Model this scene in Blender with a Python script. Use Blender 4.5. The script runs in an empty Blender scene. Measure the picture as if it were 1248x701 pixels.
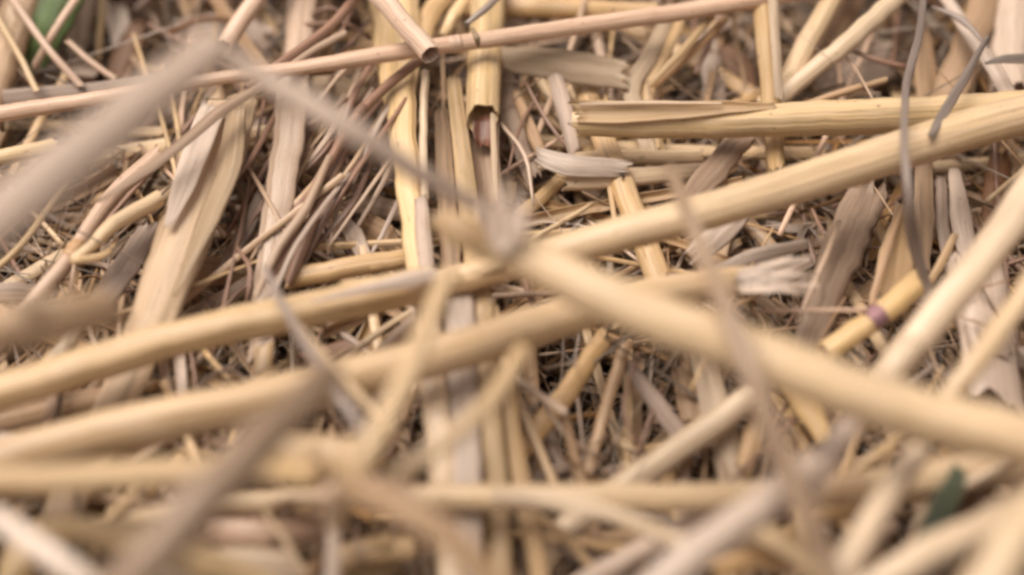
import bpy, math, random
import numpy as np
from mathutils import Vector, Matrix

# ------------------------------------------------------------------ camera, light, exposure
S = bpy.context.scene
R = math.radians
PITCH = 52.0          # the camera looks down at the straw this steeply
DIST = 0.25           # metres from the lens to the straw at the centre of the picture
cam_d = bpy.data.cameras.new("camera")
cam = bpy.data.objects.new("camera", cam_d)
S.collection.objects.link(cam)
cam.location = (0, -DIST * math.cos(R(PITCH)), DIST * math.sin(R(PITCH)))
cam.rotation_euler = (R(90 - PITCH), 0, 0)
cam_d.lens = 50
cam_d.sensor_width = 36
cam_d.clip_start = 0.005
cam_d.clip_end = 50
cam_d.dof.use_dof = True
cam_d.dof.focus_distance = 0.262
cam_d.dof.aperture_fstop = 4.3
S.camera = cam

SUN_EL, SUN_AZ = 68.0, -62.0      # high, from behind the straw (away from the camera), a little to the right
world = bpy.data.worlds.new("World")
S.world = world
world.use_nodes = True
wn = world.node_tree
bg = wn.nodes["Background"]
sky = wn.nodes.new("ShaderNodeTexSky")
sky.sky_type = 'NISHITA'
sky.sun_disc = False
sky.sun_elevation = R(SUN_EL)
sky.sun_rotation = R(SUN_AZ)
sky.dust_density = 5.0
sky.air_density = 1.0
sky.ozone_density = 1.0
grey_sky = wn.nodes.new("ShaderNodeHueSaturation")       # a bright overcast sky: much less blue than a clear one
grey_sky.inputs["Saturation"].default_value = 0.16
wn.links.new(sky.outputs[0], grey_sky.inputs["Color"])
warm = wn.nodes.new("ShaderNodeMix")
warm.data_type = 'RGBA'
warm.blend_type = 'MULTIPLY'
warm.inputs["Factor"].default_value = 1.0
warm.inputs[7].default_value = (1.0, 0.93, 0.85, 1)
wn.links.new(grey_sky.outputs[0], warm.inputs[6])
wn.links.new(warm.outputs[2], bg.inputs[0])
bg.inputs[1].default_value = 0.092

sun_d = bpy.data.lights.new("sun", 'SUN')
sun_d.energy = 2.5
sun_d.angle = R(42)
sun_d.color = (1.0, 0.92, 0.83)
sun = bpy.data.objects.new("sun", sun_d)
S.collection.objects.link(sun)
_d = Vector((math.sin(R(SUN_AZ)) * math.cos(R(SUN_EL)), math.cos(R(SUN_AZ)) * math.cos(R(SUN_EL)), math.sin(R(SUN_EL))))
sun.rotation_euler = _d.to_track_quat('Z', 'Y').to_euler()
sun.location = _d * 2

S.view_settings.view_transform = 'Standard'
S.view_settings.look = 'None'
S.view_settings.gamma = 1.0
S.view_settings.exposure = 0.40
S.render.engine = 'CYCLES'
S.cycles.use_denoising = True
S.cycles.filter_width = 3.0
S.cycles.max_bounces = 8

# ------------------------------------------------------------------ where a picture point lies on the bed
F = 50 / 36 * 1248.0
cp, sp = math.cos(R(90 - PITCH)), math.sin(R(90 - PITCH))
CAM = np.array(cam.location)


def P(u, v, h):
    """World point h millimetres above the bed plane on the sight line of picture point u, v; and its depth."""
    x, y, z = (u - 624) / F, -(v - 350.5) / F, -1.0
    d = np.array((x, cp * y - sp * z, sp * y + cp * z))
    t = (h * 0.001 - CAM[2]) / d[2]
    return CAM + d * t, t


# ------------------------------------------------------------------ materials
def ramp(nt, stops, x, y):
    r = nt.nodes.new("ShaderNodeValToRGB")
    els = r.color_ramp.elements
    while len(els) < len(stops):
        els.new(0.5)
    for e, (p, c) in zip(els, stops):
        e.position = p
        e.color = (*c, 1)
    return r


def mul(c, k):
    return tuple(min(1, a * k) for a in c)


def mixc(a, b, t):
    return tuple(x * (1 - t) + y * t for x, y in zip(a, b))


def straw_mat(name, base, pale=None, dark=None, stain=(0.32, 0.225, 0.145), stain_amt=0.55, fibre=17.0, rough=0.40,
              translucent=0.0, island=False, vary=0.35, speck=0.5, spec=0.55, bleach=0.5):
    if base[0] < 0.33:
        pale = pale or mul(base, 1.45)
    pale = pale or mixc(mul(base, 1.22), (0.66, 0.58, 0.48), 0.25)
    if base[0] < 0.33:
        stain = mul(base, 0.75)
    dark = dark or mixc(mul(base, 0.66), (0.22, 0.13, 0.07), 0.15)
    m = bpy.data.materials.new(name)
    m.use_nodes = True
    nt = m.node_tree
    N, L = nt.nodes, nt.links
    bsdf = N["Principled BSDF"]
    out = N["Material Output"]
    uv = N.new("ShaderNodeUVMap")
    uv.uv_map = "UVMap"
    rnd_node = N.new("ShaderNodeNewGeometry") if island else N.new("ShaderNodeObjectInfo")
    rnd = rnd_node.outputs["Random Per Island"] if island else rnd_node.outputs["Random"]

    def mapped(su, sv):
        mp = N.new("ShaderNodeMapping")
        mp.inputs["Scale"].default_value = (su, sv, 1)
        L.new(uv.outputs[0], mp.inputs["Vector"])
        return mp.outputs[0]

    def noise(vec, scale, detail=3.0, rgh=0.55):
        n = N.new("ShaderNodeTexNoise")
        n.inputs["Scale"].default_value = scale
        n.inputs["Detail"].default_value = detail
        n.inputs["Roughness"].default_value = rgh
        L.new(vec, n.inputs["Vector"])
        return n.outputs["Fac"]

    fib = noise(mapped(0.35, fibre), 1.0, 4.0, 0.6)
    fib2 = noise(mapped(0.12, fibre * 0.33), 1.0, 2.0)
    r1 = ramp(nt, [(0.35, dark), (0.48, base), (0.60, pale)], 0, 0)
    addf = N.new("ShaderNodeMath")
    addf.operation = 'MULTIPLY_ADD'
    addf.inputs[1].default_value = 0.6
    L.new(fib, addf.inputs[0])
    half = N.new("ShaderNodeMath")
    half.operation = 'MULTIPLY'
    half.inputs[1].default_value = 0.4
    L.new(fib2, half.inputs[0])
    L.new(half.outputs[0], addf.inputs[2])
    L.new(addf.outputs[0], r1.inputs[0])
    # weathered blotches that run along the straw
    blot = noise(mapped(0.3, 4.5), 1.3, 5.0, 0.7)
    mr = N.new("ShaderNodeMapRange")
    mr.inputs["From Min"].default_value = 0.47
    mr.inputs["From Max"].default_value = 0.74
    mr.inputs["To Max"].default_value = stain_amt
    L.new(blot, mr.inputs["Value"])
    mx = N.new("ShaderNodeMix")
    mx.data_type = 'RGBA'
    L.new(mr.outputs[0], mx.inputs["Factor"])
    L.new(r1.outputs[0], mx.inputs[6])
    mx.inputs[7].default_value = (*stain, 1)
    blot2 = noise(mapped(0.45, 2.6), 1.7, 4.0, 0.65)
    mb_ = N.new("ShaderNodeMapRange")
    mb_.inputs["From Min"].default_value = 0.46
    mb_.inputs["From Max"].default_value = 0.66
    mb_.inputs["To Max"].default_value = bleach
    L.new(blot2, mb_.inputs["Value"])
    mxb = N.new("ShaderNodeMix")
    mxb.data_type = 'RGBA'
    L.new(mb_.outputs[0], mxb.inputs["Factor"])
    L.new(mx.outputs[2], mxb.inputs[6])
    mxb.inputs[7].default_value = (*mixc(mul(base, 1.15), (0.64, 0.48, 0.36), 0.6 if base[0] > 0.5 else 0.12), 1)
    mx = mxb
    # small brown specks
    sn = noise(mapped(5.0, 14.0), 1.0, 2.0, 0.5)
    ms = N.new("ShaderNodeMapRange")
    ms.inputs["From Min"].default_value = 0.66
    ms.inputs["From Max"].default_value = 0.76
    ms.inputs["To Max"].default_value = speck
    L.new(sn, ms.inputs["Value"])
    mx2 = N.new("ShaderNodeMix")
    mx2.data_type = 'RGBA'
    L.new(ms.outputs[0], mx2.inputs["Factor"])
    L.new(mx.outputs[2], mx2.inputs[6])
    mx2.inputs[7].default_value = (0.16, 0.085, 0.05, 1)
    # object-to-object variation
    hs = N.new("ShaderNodeHueSaturation")
    vr = N.new("ShaderNodeMapRange")
    vr.inputs["To Min"].default_value = 1 - vary
    vr.inputs["To Max"].default_value = 1 + vary * 0.6
    L.new(rnd, vr.inputs["Value"])
    L.new(vr.outputs[0], hs.inputs["Value"])
    wn_ = N.new("ShaderNodeTexWhiteNoise")
    wn_.noise_dimensions = '1D'
    L.new(rnd, wn_.inputs["W"])
    sr = N.new("ShaderNodeMapRange")
    sr.inputs["To Min"].default_value = 0.97 - vary * 0.75
    sr.inputs["To Max"].default_value = 0.97 + vary * 0.35
    L.new(wn_.outputs["Value"], sr.inputs["Value"])
    L.new(sr.outputs[0], hs.inputs["Saturation"])
    L.new(mx2.outputs[2], hs.inputs["Color"])
    L.new(hs.outputs[0], bsdf.inputs["Base Color"])
    bsdf.inputs["Roughness"].default_value = rough
    bsdf.inputs["Specular IOR Level"].default_value = spec
    bp = N.new("ShaderNodeBump")
    bp.inputs["Strength"].default_value = 0.95
    bp.inputs["Distance"].default_value = 0.0003
    L.new(addf.outputs[0], bp.inputs["Height"])
    L.new(bp.outputs[0], bsdf.inputs["Normal"])
    if translucent:
        tr = N.new("ShaderNodeBsdfTranslucent")
        L.new(hs.outputs[0], tr.inputs["Color"])
        ms_ = N.new("ShaderNodeMixShader")
        ms_.inputs[0].default_value = translucent
        L.new(bsdf.outputs[0], ms_.inputs[1])
        L.new(tr.outputs[0], ms_.inputs[2])
        L.new(ms_.outputs[0], out.inputs[0])
    return m


M = {}
COL = {
    'gold':   (0.60, 0.40, 0.155),
    'yellow': (0.66, 0.47, 0.185),
    'beige':  (0.62, 0.445, 0.20),
    'pale':   (0.67, 0.53, 0.31),
    'pink':   (0.60, 0.415, 0.255),
    'mauve':  (0.58, 0.465, 0.325),
    'white':  (0.76, 0.655, 0.48),
    'olive':  (0.41, 0.30, 0.155),
    'orange': (0.50, 0.31, 0.13),
    'tan':    (0.50, 0.335, 0.165),
    'weather': (0.46, 0.33, 0.20),
    'grey':   (0.44, 0.345, 0.245),
    'twig':   (0.25, 0.145, 0.085),
    'dust':   (0.58, 0.465, 0.325),
    'stalk':  (0.26, 0.18, 0.10),
    'drab':  (0.33, 0.225, 0.125),
    'slate':  (0.30, 0.25, 0.19),
    'brown':  (0.24, 0.12, 0.05),
    'rust':   (0.13, 0.05, 0.025),  # dark red-brown, painted shade for the split straw's hollow
    'purple': (0.27, 0.15, 0.15),
}
COL = {k: (c[0] * 1.0, c[1] * 0.925, c[2] * 1.03) for k, c in COL.items()}
for k, c in COL.items():
    M[k] = straw_mat("straw_" + k, c, vary=0.12, stain_amt=0.5, speck=0.7)
for k in ('gold', 'yellow', 'beige', 'pale', 'mauve', 'white', 'olive', 'orange', 'tan', 'weather', 'grey', 'brown', 'slate', 'dust'):
    M[k + '_leaf'] = straw_mat("leaf_" + k, COL[k], vary=0.12, fibre=13.0, translucent=0.33, rough=0.52, stain_amt=0.5)
M['purple'] = straw_mat('straw_purple_joint', COL['purple'], stain=(0.58, 0.41, 0.2), stain_amt=0.95, vary=0.05)
M['green_leaf'] = straw_mat("leaf_green", bleach=0, base=(0.13, 0.20, 0.055), stain=(0.25, 0.22, 0.1), translucent=0.3, vary=0.1)
M['teal_leaf'] = straw_mat("leaf_teal", (0.10, 0.115, 0.07), bleach=0, stain=(0.2, 0.2, 0.13), translucent=0.2, vary=0.1)
M['litter'] = straw_mat("litter_mix", bleach=0.2, base=(0.36, 0.205, 0.10), pale=(0.55, 0.37, 0.21), stain=(0.20, 0.11, 0.065), stain_amt=0.7, island=True, vary=0.55, translucent=0.12)
M['litter_dark'] = straw_mat("litter_brown", bleach=0.2, base=(0.18, 0.08, 0.04), island=True, vary=0.55)  # shadow tone of the gaps put into the base colour
M['fibre'] = straw_mat("fine_fibre", bleach=0.2, base=(0.36, 0.22, 0.13), island=True, vary=0.6)

soil = bpy.data.materials.new("soil")
soil.use_nodes = True
nt = soil.node_tree
tc = nt.nodes.new("ShaderNodeTexCoord")
n1 = nt.nodes.new("ShaderNodeTexNoise")
n1.inputs["Scale"].default_value = 160
n1.inputs["Detail"].default_value = 8
nt.links.new(tc.outputs["Object"], n1.inputs["Vector"])
rr = ramp(nt, [(0.3, (0.025, 0.012, 0.008)), (0.55, (0.08, 0.038, 0.022)), (0.75, (0.15, 0.09, 0.055))], 0, 0)
nt.links.new(n1.outputs["Fac"], rr.inputs[0])
nt.links.new(rr.outputs[0], nt.nodes["Principled BSDF"].inputs["Base Color"])
nt.nodes["Principled BSDF"].inputs["Roughness"].default_value = 0.95
bpn = nt.nodes.new("ShaderNodeBump")
bpn.inputs["Distance"].default_value = 0.002
nt.links.new(n1.outputs["Fac"], bpn.inputs["Height"])
nt.links.new(bpn.outputs[0], nt.nodes["Principled BSDF"].inputs["Normal"])


# ------------------------------------------------------------------ mesh code
class MB:
    """Collects quads with UVs and links them as one mesh object."""
    def __init__(self):
        self.v, self.f, self.uv = [], [], []
        self.n = 0

    def grid(self, pts, uvs, wrap=False):
        """pts: (rows, cols, 3) array; uvs: (rows, cols(+1), 2)."""
        rws, cls = pts.shape[:2]
        base = self.n
        self.v.append(pts.reshape(-1, 3))
        self.n += rws * cls
        last = cls if wrap else cls - 1
        for i in range(rws - 1):
            a = base + i * cls
            b = a + cls
            for j in range(last):
                k = (j + 1) % cls
                self.f.append((a + j, a + k, b + k, b + j))
                self.uv.append((uvs[i, j], uvs[i, j + 1], uvs[i + 1, j + 1], uvs[i + 1, j]))
        return base

    def fan(self, ring, uvp):
        """ring: list of vertex indices closed by one n-gon."""
        self.f.append(tuple(ring))
        self.uv.append([uvp] * len(ring))

    def build(self, name, mat, parent=None):
        V = np.concatenate(self.v)
        if parent is None:
            c = V.mean(axis=0)
        else:
            c = np.array(parent.location)
        me = bpy.data.meshes.new(name)
        me.from_pydata((V - c).tolist(), [], self.f)
        ul = me.uv_layers.new(name="UVMap")
        flat = np.array([p for q in self.uv for p in q], dtype=np.float32)
        ul.data.foreach_set("uv", flat.ravel())
        me.polygons.foreach_set("use_smooth", [True] * len(me.polygons))
        me.materials.append(mat)
        me.update()
        o = bpy.data.objects.new(name, me)
        S.collection.objects.link(o)
        if parent is None:
            o.location = c
        else:
            o.parent = parent
        return o


def spline(ctrl, wid, step):
    """Catmull-Rom through ctrl; returns points, widths, arc length."""
    C = np.asarray(ctrl, float)
    W = np.asarray(wid, float)
    C = np.vstack([2 * C[0] - C[1], C, 2 * C[-1] - C[-2]])
    pts, ws = [], []
    for i in range(1, len(C) - 2):
        p0, p1, p2, p3 = C[i - 1:i + 3]
        ln = np.linalg.norm(p2 - p1)
        n = max(2, int(ln / step))
        for k in range(n):
            t = k / n
            pts.append(0.5 * ((2 * p1) + (-p0 + p2) * t + (2 * p0 - 5 * p1 + 4 * p2 - p3) * t * t + (-p0 + 3 * p1 - 3 * p2 + p3) * t ** 3))
            ws.append(W[i - 1] * (1 - t) + W[i] * t)
    pts.append(C[-2])
    ws.append(W[-1])
    pts = np.array(pts)
    s = np.concatenate([[0], np.cumsum(np.linalg.norm(np.diff(pts, axis=0), axis=1))])
    return pts, np.array(ws), s


def wob(rng, s, amp, waves):
    """Sum of slow sines along s (metres), wave lengths in metres."""
    y = np.zeros_like(s)
    for w in waves:
        y += rng.uniform(-1, 1) * np.sin(s / w * 6.283 + rng.uniform(0, 6.3))
    return y * amp


UPV = np.array((0.0, -math.cos(R(PITCH)) * 0.8, 0.8))


def frames(pts, up=None):
    T = np.gradient(pts, axis=0)
    T /= np.linalg.norm(T, axis=1)[:, None] + 1e-12
    u = UPV if up is None else up
    Nn = u - T * (T @ u)[:, None]
    Nn /= np.linalg.norm(Nn, axis=1)[:, None] + 1e-9
    B = np.cross(T, Nn)
    return T, Nn, B


def wobble(rng, pts, s, w, k=1.0):
    T, Nn, B = frames(pts)
    a = np.mean(w) * 0.035 * k
    return pts + Nn * wob(rng, s, a, (0.03, 0.012))[:, None] + B * wob(rng, s, a, (0.035, 0.013, 0.006))[:, None]


def tube(mb, ctrl, wid, rng, sides=16, ends=('torn', 'torn'), flat=0.9, step=0.0022, k=1.0, lumps=0.015):
    pts, w, s = spline(ctrl, wid, step)
    pts = wobble(rng, pts, s, w, k)
    T, Nn, B = frames(pts)
    n = len(pts)
    r = w / 2 * (1 + wob(rng, s, min(lumps, 0.03) * 0.6, (0.06, 0.025)))
    ang = -math.pi / 2 * 1 + np.arange(sides) / sides * 2 * math.pi - math.pi  # seam at the far side
    ang = np.arange(sides) / sides * 2 * math.pi + math.pi
    ridge = 1 + lumps * 1.8 * np.array([rng.uniform(-1, 1) for _ in range(sides)])
    roll = wob(rng, s, 0.25, (0.09,))
    fl = flat * (1 + wob(rng, s, 0.04, (0.05, 0.02)))
    A = ang[None, :] + 0 * roll[:, None]
    cx = np.cos(A) * ridge[None, :] * r[:, None] * fl[:, None]
    cy = np.sin(A) * ridge[None, :] * r[:, None] * (1 + (1 - fl[:, None]) * 0.4)
    pos = pts[:, None, :] + Nn[:, None, :] * cx[:, :, None] + B[:, None, :] * cy[:, :, None]
    u0, v0 = rng.uniform(0, 40), rng.uniform(0, 40)
    circ = 2 * math.pi * np.mean(r)
    uvs = np.zeros((n, sides + 1, 2))
    uvs[:, :, 0] = u0 + s[:, None] * 100
    uvs[:, :, 1] = v0 + np.arange(sides + 1)[None, :] / sides * circ * 100
    for e, (kind, i, sg) in enumerate(((ends[0], 0, -1), (ends[1], -1, 1))):
        rr = r[i]
        if kind in ('torn', 'cut'):
            slant = rng.uniform(-0.7, 0.7) if kind == 'torn' else rng.uniform(-0.15, 0.15)
            ph = rng.uniform(0, 6.3)
            jag = np.array([slant * math.cos(a - ph) + (rng.uniform(-0.35, 0.45) if kind == 'torn' else rng.uniform(-0.06, 0.06)) for a in ang]) * rr
            pos[i] = pos[i] + T[i][None, :] * (jag[:, None] * sg)
    base = mb.grid(pos, uvs, wrap=True)
    for e, (kind, i, sg) in enumerate(((ends[0], 0, -1), (ends[1], -1, 1))):
        rr = r[i]
        if kind in ('torn', 'cut'):      # hollow: a lip, then the bore going back in
            rim = pos[i]
            cen = rim.mean(axis=0)
            in1 = cen + (rim - cen) * 0.88
            depth = -T[i] * sg * rr
            in2 = in1 + depth * 1.5
            in3 = cen + (rim - cen) * 0.72 + depth * 5
            g = np.stack([rim, in1, in2, in3]) if sg > 0 else np.stack([in3, in2, in1, rim])
            uu = np.zeros((4, sides + 1, 2))
            uu[:, :, 0] = u0 + 3 + np.arange(4)[:, None] * 0.2
            uu[:, :, 1] = v0 + np.arange(sides + 1)[None, :] / sides * circ * 100
            b2 = mb.grid(g, uu, wrap=True)
            row = 3 if sg > 0 else 0
            ids = [b2 + row * sides + j for j in range(sides)]
            mb.fan(ids if sg > 0 else ids[::-1], (u0, v0))
        else:
            row = 0 if sg < 0 else n - 1
            ids = [base + row * sides + j for j in range(sides)]
            mb.fan(ids[::-1] if sg < 0 else ids, (u0, v0))
    return pts, r, T


def strip(mb, ctrl, wid, rng, arc=0.6, fold=0.0, roll=0.0, twist=0.0, concave=False, cols=13, thick=0.00018, step=0.0025,
          crumple=0.5, edge=0.022, jag=0.9, k=1.0, up=None):
    """A strip of leaf or of split straw: a curved or folded ribbon with two faces and real thickness."""
    pts, w, s = spline(ctrl, wid, step)
    pts = wobble(rng, pts, s, w, k)
    T, Nn, B = frames(pts, up)
    n = len(pts)
    L_ = s[-1] + 1e-9
    rl = R(roll) + R(twist) * (s / L_ - 0.5) + wob(rng, s, 0.12 * crumple, (0.05, 0.02))
    N2 = Nn * np.cos(rl)[:, None] + B * np.sin(rl)[:, None]
    B2 = -Nn * np.sin(rl)[:, None] + B * np.cos(rl)[:, None]
    t = np.linspace(-1, 1, cols)
    lw = 1 + wob(rng, s, edge, (0.03, 0.011, 0.005))
    rw = 1 + wob(rng, s, edge, (0.028, 0.012, 0.006))
    av = arc * (1 + wob(rng, s, 0.12, (0.05, 0.02)))
    Rr = (w / 2) / np.maximum(np.sin(np.minimum(av, math.pi) / 2), 1e-3)
    X = Rr[:, None] * np.sin(av[:, None] * t[None, :] / 2)
    Y = Rr[:, None] * (np.cos(av[:, None] * t[None, :] / 2) - 1)
    if arc > 1.6:
        Y += Rr[:, None] * 0.5
    Y -= fold * (w / 2)[:, None] * (np.abs(t) ** 1.1)[None, :]
    X *= np.where(t[None, :] < 0, lw[:, None], rw[:, None])
    rip = np.zeros((n, cols))
    for _ in range(4):
        rip += rng.uniform(-1, 1) * np.sin(s[:, None] / rng.uniform(0.012, 0.05) * 6.28 + t[None, :] * rng.uniform(-3, 3) + rng.uniform(0, 6))
    for _ in range(2):   # length-wise veins
        rip += rng.uniform(-0.6, 0.6) * np.cos(t[None, :] * rng.uniform(6, 13) + rng.uniform(0, 6) + 0 * s[:, None])
    Y += rip * (w * 0.032 * crumple)[:, None]
    if concave:
        Y = -Y
    top = pts[:, None, :] + B2[:, None, :] * X[:, :, None] + N2[:, None, :] * Y[:, :, None]
    for i, sg in ((0, -1), (-1, 1)):
        ph = rng.uniform(-1, 1)
        sl = rng.uniform(-0.6, 0.6)
        jj = np.array([sl * q + rng.uniform(-0.45, 0.45) for q in t]) * w[i] * 0.5 * jag
        top[i] += T[i][None, :] * (jj[:, None] * sg)
    nor = np.cross(np.gradient(top, axis=0), np.gradient(top, axis=1))
    nor /= np.linalg.norm(nor, axis=2)[:, :, None] + 1e-12
    if (nor * N2[:, None, :]).sum() < 0:
        nor = -nor
    bot = top - nor * thick
    ring = np.concatenate([top, bot[:, ::-1]], axis=1)
    u0, v0 = rng.uniform(0, 40), rng.uniform(0, 40)
    m = ring.shape[1]
    uvs = np.zeros((n, m + 1, 2))
    uvs[:, :, 0] = u0 + s[:, None] * 100
    wm = np.mean(w) * 100 * max(1.0, arc / 2)
    tt = np.concatenate([t, t[::-1], t[:1]])
    uvs[:, :, 1] = v0 + tt[None, :] * wm / 2
    base = mb.grid(ring, uvs, wrap=True)
    c = cols
    for row, flip in ((0, False), (n - 1, True)):
        o = base + row * m
        for j in range(c - 1):
            q = (o + j, o + j + 1, o + m - 2 - j, o + m - 1 - j)
            mb.f.append(q if not flip else q[::-1])
            mb.uv.append([(u0, v0)] * 4)
    return pts, w, T


def tag(o, label=None, cat=None, group=None, kind=None):
    if label:
        o["label"] = label
    if cat:
        o["category"] = cat
    if group:
        o["group"] = group
    if kind:
        o["kind"] = kind
    return o


def to_world(pts, w, tail=True):
    """Picture points with heights (mm) and widths (px) to world points and widths; ends outside the frame run on until they rest on the bed."""
    pp = [list(p) if len(p) == 3 else list(p) + [pts[0][2]] for p in pts]
    W = list(w) if isinstance(w, (list, tuple)) else [w] * len(pp)
    if len(W) != len(pp):
        W = list(np.interp(np.linspace(0, 1, len(pp)), np.linspace(0, 1, len(W)), W))
    C, ww = [], []
    for (u, v, h), q in zip(pp, W):
        p, d = P(u, v, h)
        C.append(p)
        ww.append(q * d / F)
    if tail:
        for end in (0, -1):
            u, v, h = pp[end]
            if u < -5 or u > 1253 or v < -5 or v > 706:
                a, b = (C[0], C[1]) if end == 0 else (C[-1], C[-2])
                dr = a - b
                dr[2] = 0
                dr /= np.linalg.norm(dr) + 1e-9
                ln = 0.022 + max(0, h + 4) * 0.001 * 0.9
                q = a + dr * ln
                q[2] = min(a[2], -0.003 + 0.35 * max(0, a[2]) * 0)
                mid = a + dr * ln * 0.5
                mid[2] = a[2] * 0.72 + q[2] * 0.28
                wv = ww[0] if end == 0 else ww[-1]
                if end == 0:
                    C = [q, mid] + C
                    ww = [wv, wv] + ww
                else:
                    C = C + [mid, q]
                    ww = ww + [wv, wv]
    return C, ww


_seed = [100]


def rng_next():
    _seed[0] += 1
    return random.Random(_seed[0])


def node_ring(parent, ctrl, wid, at, mat, length=1.3, swell=1.16):
    """The swollen joint of a straw at fraction `at` of its length."""
    pts, w, s = spline(ctrl, wid, 0.0012)
    i = int(np.clip(at * (len(pts) - 1), 3, len(pts) - 4))
    c, wd = pts[i], w[i]
    T = pts[i + 2] - pts[i - 2]
    T /= np.linalg.norm(T)
    ks = np.array([-1, -0.6, -0.2, 0.2, 0.6, 1]) * length / 2
    cc = [c + T * wd * q for q in ks]
    mb = MB()
    tube(mb, cc, [wd * q for q in (1.02, swell * 0.97, swell, swell * 0.96, swell * 1.0, 1.02)], rng_next(), ends=('closed', 'closed'), flat=0.95, step=0.0006, k=0.1)
    return mb.build("node", mat, parent)


def stem(label, pts, w, mat, name="straw", cat="straw", ends=('torn', 'torn'), flat=0.88, sides=24, nodes=(), group=None, k=1.0, lumps=0.02, sheath=None, sheath_mat='pale_leaf'):
    C, W = to_world(pts, w)
    rng = rng_next()
    mb = MB()
    tube(mb, C, W, rng, sides=sides, ends=ends, flat=flat, k=k, lumps=lumps)
    o = tag(mb.build(name, M[mat]), label, cat, group)
    for nd in nodes:
        at, m = nd[0], nd[1]
        node_ring(o, C, W, at, M[m], *(nd[2:]))
    if sheath:
        p2, w2, s2 = spline(C, W, 0.003)
        a, b = int(sheath[0] * (len(p2) - 1)), int(sheath[1] * (len(p2) - 1))
        q = p2[a:b + 1:2]
        mb = MB()
        strip(mb, q, w2[a:b + 1:2] * 1.1, rng_next(), arc=5.0, roll=sheath[2], crumple=0.5, cols=17, step=0.002, k=0.3)
        mb.build("sheath", M[sheath_mat], o)
    return o


def leaf(label, pts, w, mat, name="dry_leaf", cat="dry leaf", group=None, **kw):
    kw.setdefault('jag', 1.1)
    if kw.get('crumple', 0) > 0.8:
        kw.setdefault('edge', 0.1)
        kw['arc'] = min(kw.get('arc', 0.6), 1.1)
    C, W = to_world(pts, w)
    mb = MB()
    strip(mb, C, W, rng_next(), **kw)
    return tag(mb.build(name, M[mat]), label, cat, group)


def piece(parent, name, mat, pts, w, kind='strip', **kw):
    C, W = to_world(pts, w, tail=False)
    mb = MB()
    (strip if kind == 'strip' else tube)(mb, C, W, rng_next(), **kw)
    return mb.build(name, M[mat], parent)


# ------------------------------------------------------------------ the ground
def make_ground():
    rng = random.Random(5)
    xs = np.concatenate([[-3, -1, -0.5], np.linspace(-0.26, 0.26, 80), [0.5, 1, 3]])
    ys = np.concatenate([[-3, -1, -0.5], np.linspace(-0.24, 0.34, 90), [0.6, 1, 3]])
    X, Y = np.meshgrid(xs, ys)
    Z = np.full_like(X, -0.034)
    for _ in range(14):
        a = rng.uniform(0, 6.28)
        wl = rng.uniform(0.02, 0.12)
        Z += 0.0009 * np.sin((X * math.cos(a) + Y * math.sin(a)) / wl * 6.28 + rng.uniform(0, 6))
    g = np.stack([X, Y, Z], axis=2)
    mb = MB()
    uv = np.stack([X * 10, Y * 10], axis=2)
    mb.grid(g, uv)
    o = mb.build("ground", soil)
    o["kind"] = "structure"


make_ground()


# ------------------------------------------------------------------ the litter under the straw (nobody could count it)
def bed_h(x, y):
    """Depth of the litter surface below the bed plane, metres: it sinks into a few hollows."""
    z = -0.011
    for (u, v, rad, dp) in HOLLOWS:
        cx, cy = HC[(u, v)]
        q = ((x - cx) ** 2 + (y - cy) ** 2) / (rad * 0.001) ** 2
        z -= dp * 0.001 * math.exp(-q)
    return z


HOLLOWS = [(735, 505, 15, 19), (960, 285, 8, 16), (1010, 300, 8, 12), (890, 240, 8, 5), (360, 440, 8, 8), (470, 415, 9, 12), (130, 85, 16, 12), (230, 330, 9, 7), (640, 140, 9, 6), (420, 40, 12, 6)]
HC = {(u, v): tuple(P(u, v, -12)[0][:2]) for (u, v, _, _) in HOLLOWS}


def litter(name, label, mat, count, seed, wmin, wmax, lmin, lmax, zlo, zhi, kind, curl=0.5, extent=1.0):
    rng = random.Random(seed)
    mb = MB()
    for i in range(count):
        # denser where the camera looks
        if rng.random() < 0.62:
            p, _ = P(rng.uniform(-120, 1370), rng.uniform(-110, 800), -14)
            x, y = p[0], p[1]
        else:
            x, y = rng.uniform(-0.25, 0.25) * extent, rng.uniform(-0.2, 0.3) * extent
        if name != 'dark_litter' and bed_h(x, y) < -0.015 and rng.random() < 0.7:
            continue
        z = bed_h(x, y) + rng.uniform(zlo, zhi) * 0.001
        z = max(z, -0.0325)
        a = rng.gauss(math.pi / 2, 0.9) if rng.random() < 0.5 else rng.uniform(0, 6.28)
        el = rng.gauss(0, 0.22)
        ln = rng.uniform(lmin, lmax) * 0.001
        w = rng.uniform(wmin, wmax) * 0.001
        d = np.array((math.cos(a) * math.cos(el), math.sin(a) * math.cos(el), math.sin(el)))
        side = np.array((-math.sin(a), math.cos(a), 0))
        c = np.array((x, y, z))
        b1 = rng.gauss(0, curl) * ln * 0.3
        b2 = rng.gauss(0, curl) * ln * 0.15
        pts = [c - d * ln / 2 , c - d * ln / 6 + side * b1 + np.array((0, 0, b2)), c + d * ln / 6 + side * b1 * 0.8 - np.array((0, 0, b2)), c + d * ln / 2]
        pts = [np.array((q[0], q[1], max(q[2], -0.0328))) for q in pts]
        if kind == 'strip':
            strip(mb, pts, [w * 0.8, w, w, w * rng.uniform(0.3, 0.9)], rng, arc=rng.uniform(0.2, 2.6), roll=rng.uniform(-70, 70), twist=rng.gauss(0, 60),
                  cols=4, thick=0.00015, step=ln / 6, k=0.5, concave=rng.random() < 0.5, crumple=0.6)
        else:
            tube(mb, pts, [w, w, w * 0.9, w * 0.5], rng, sides=5 if w < 0.001 else 8, ends=('closed', 'closed'), step=ln / 9, k=1.2)
    o = mb.build(name, M[mat])
    o["label"] = label
    o["category"] = "litter"
    o["kind"] = "stuff"
    return o


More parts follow.
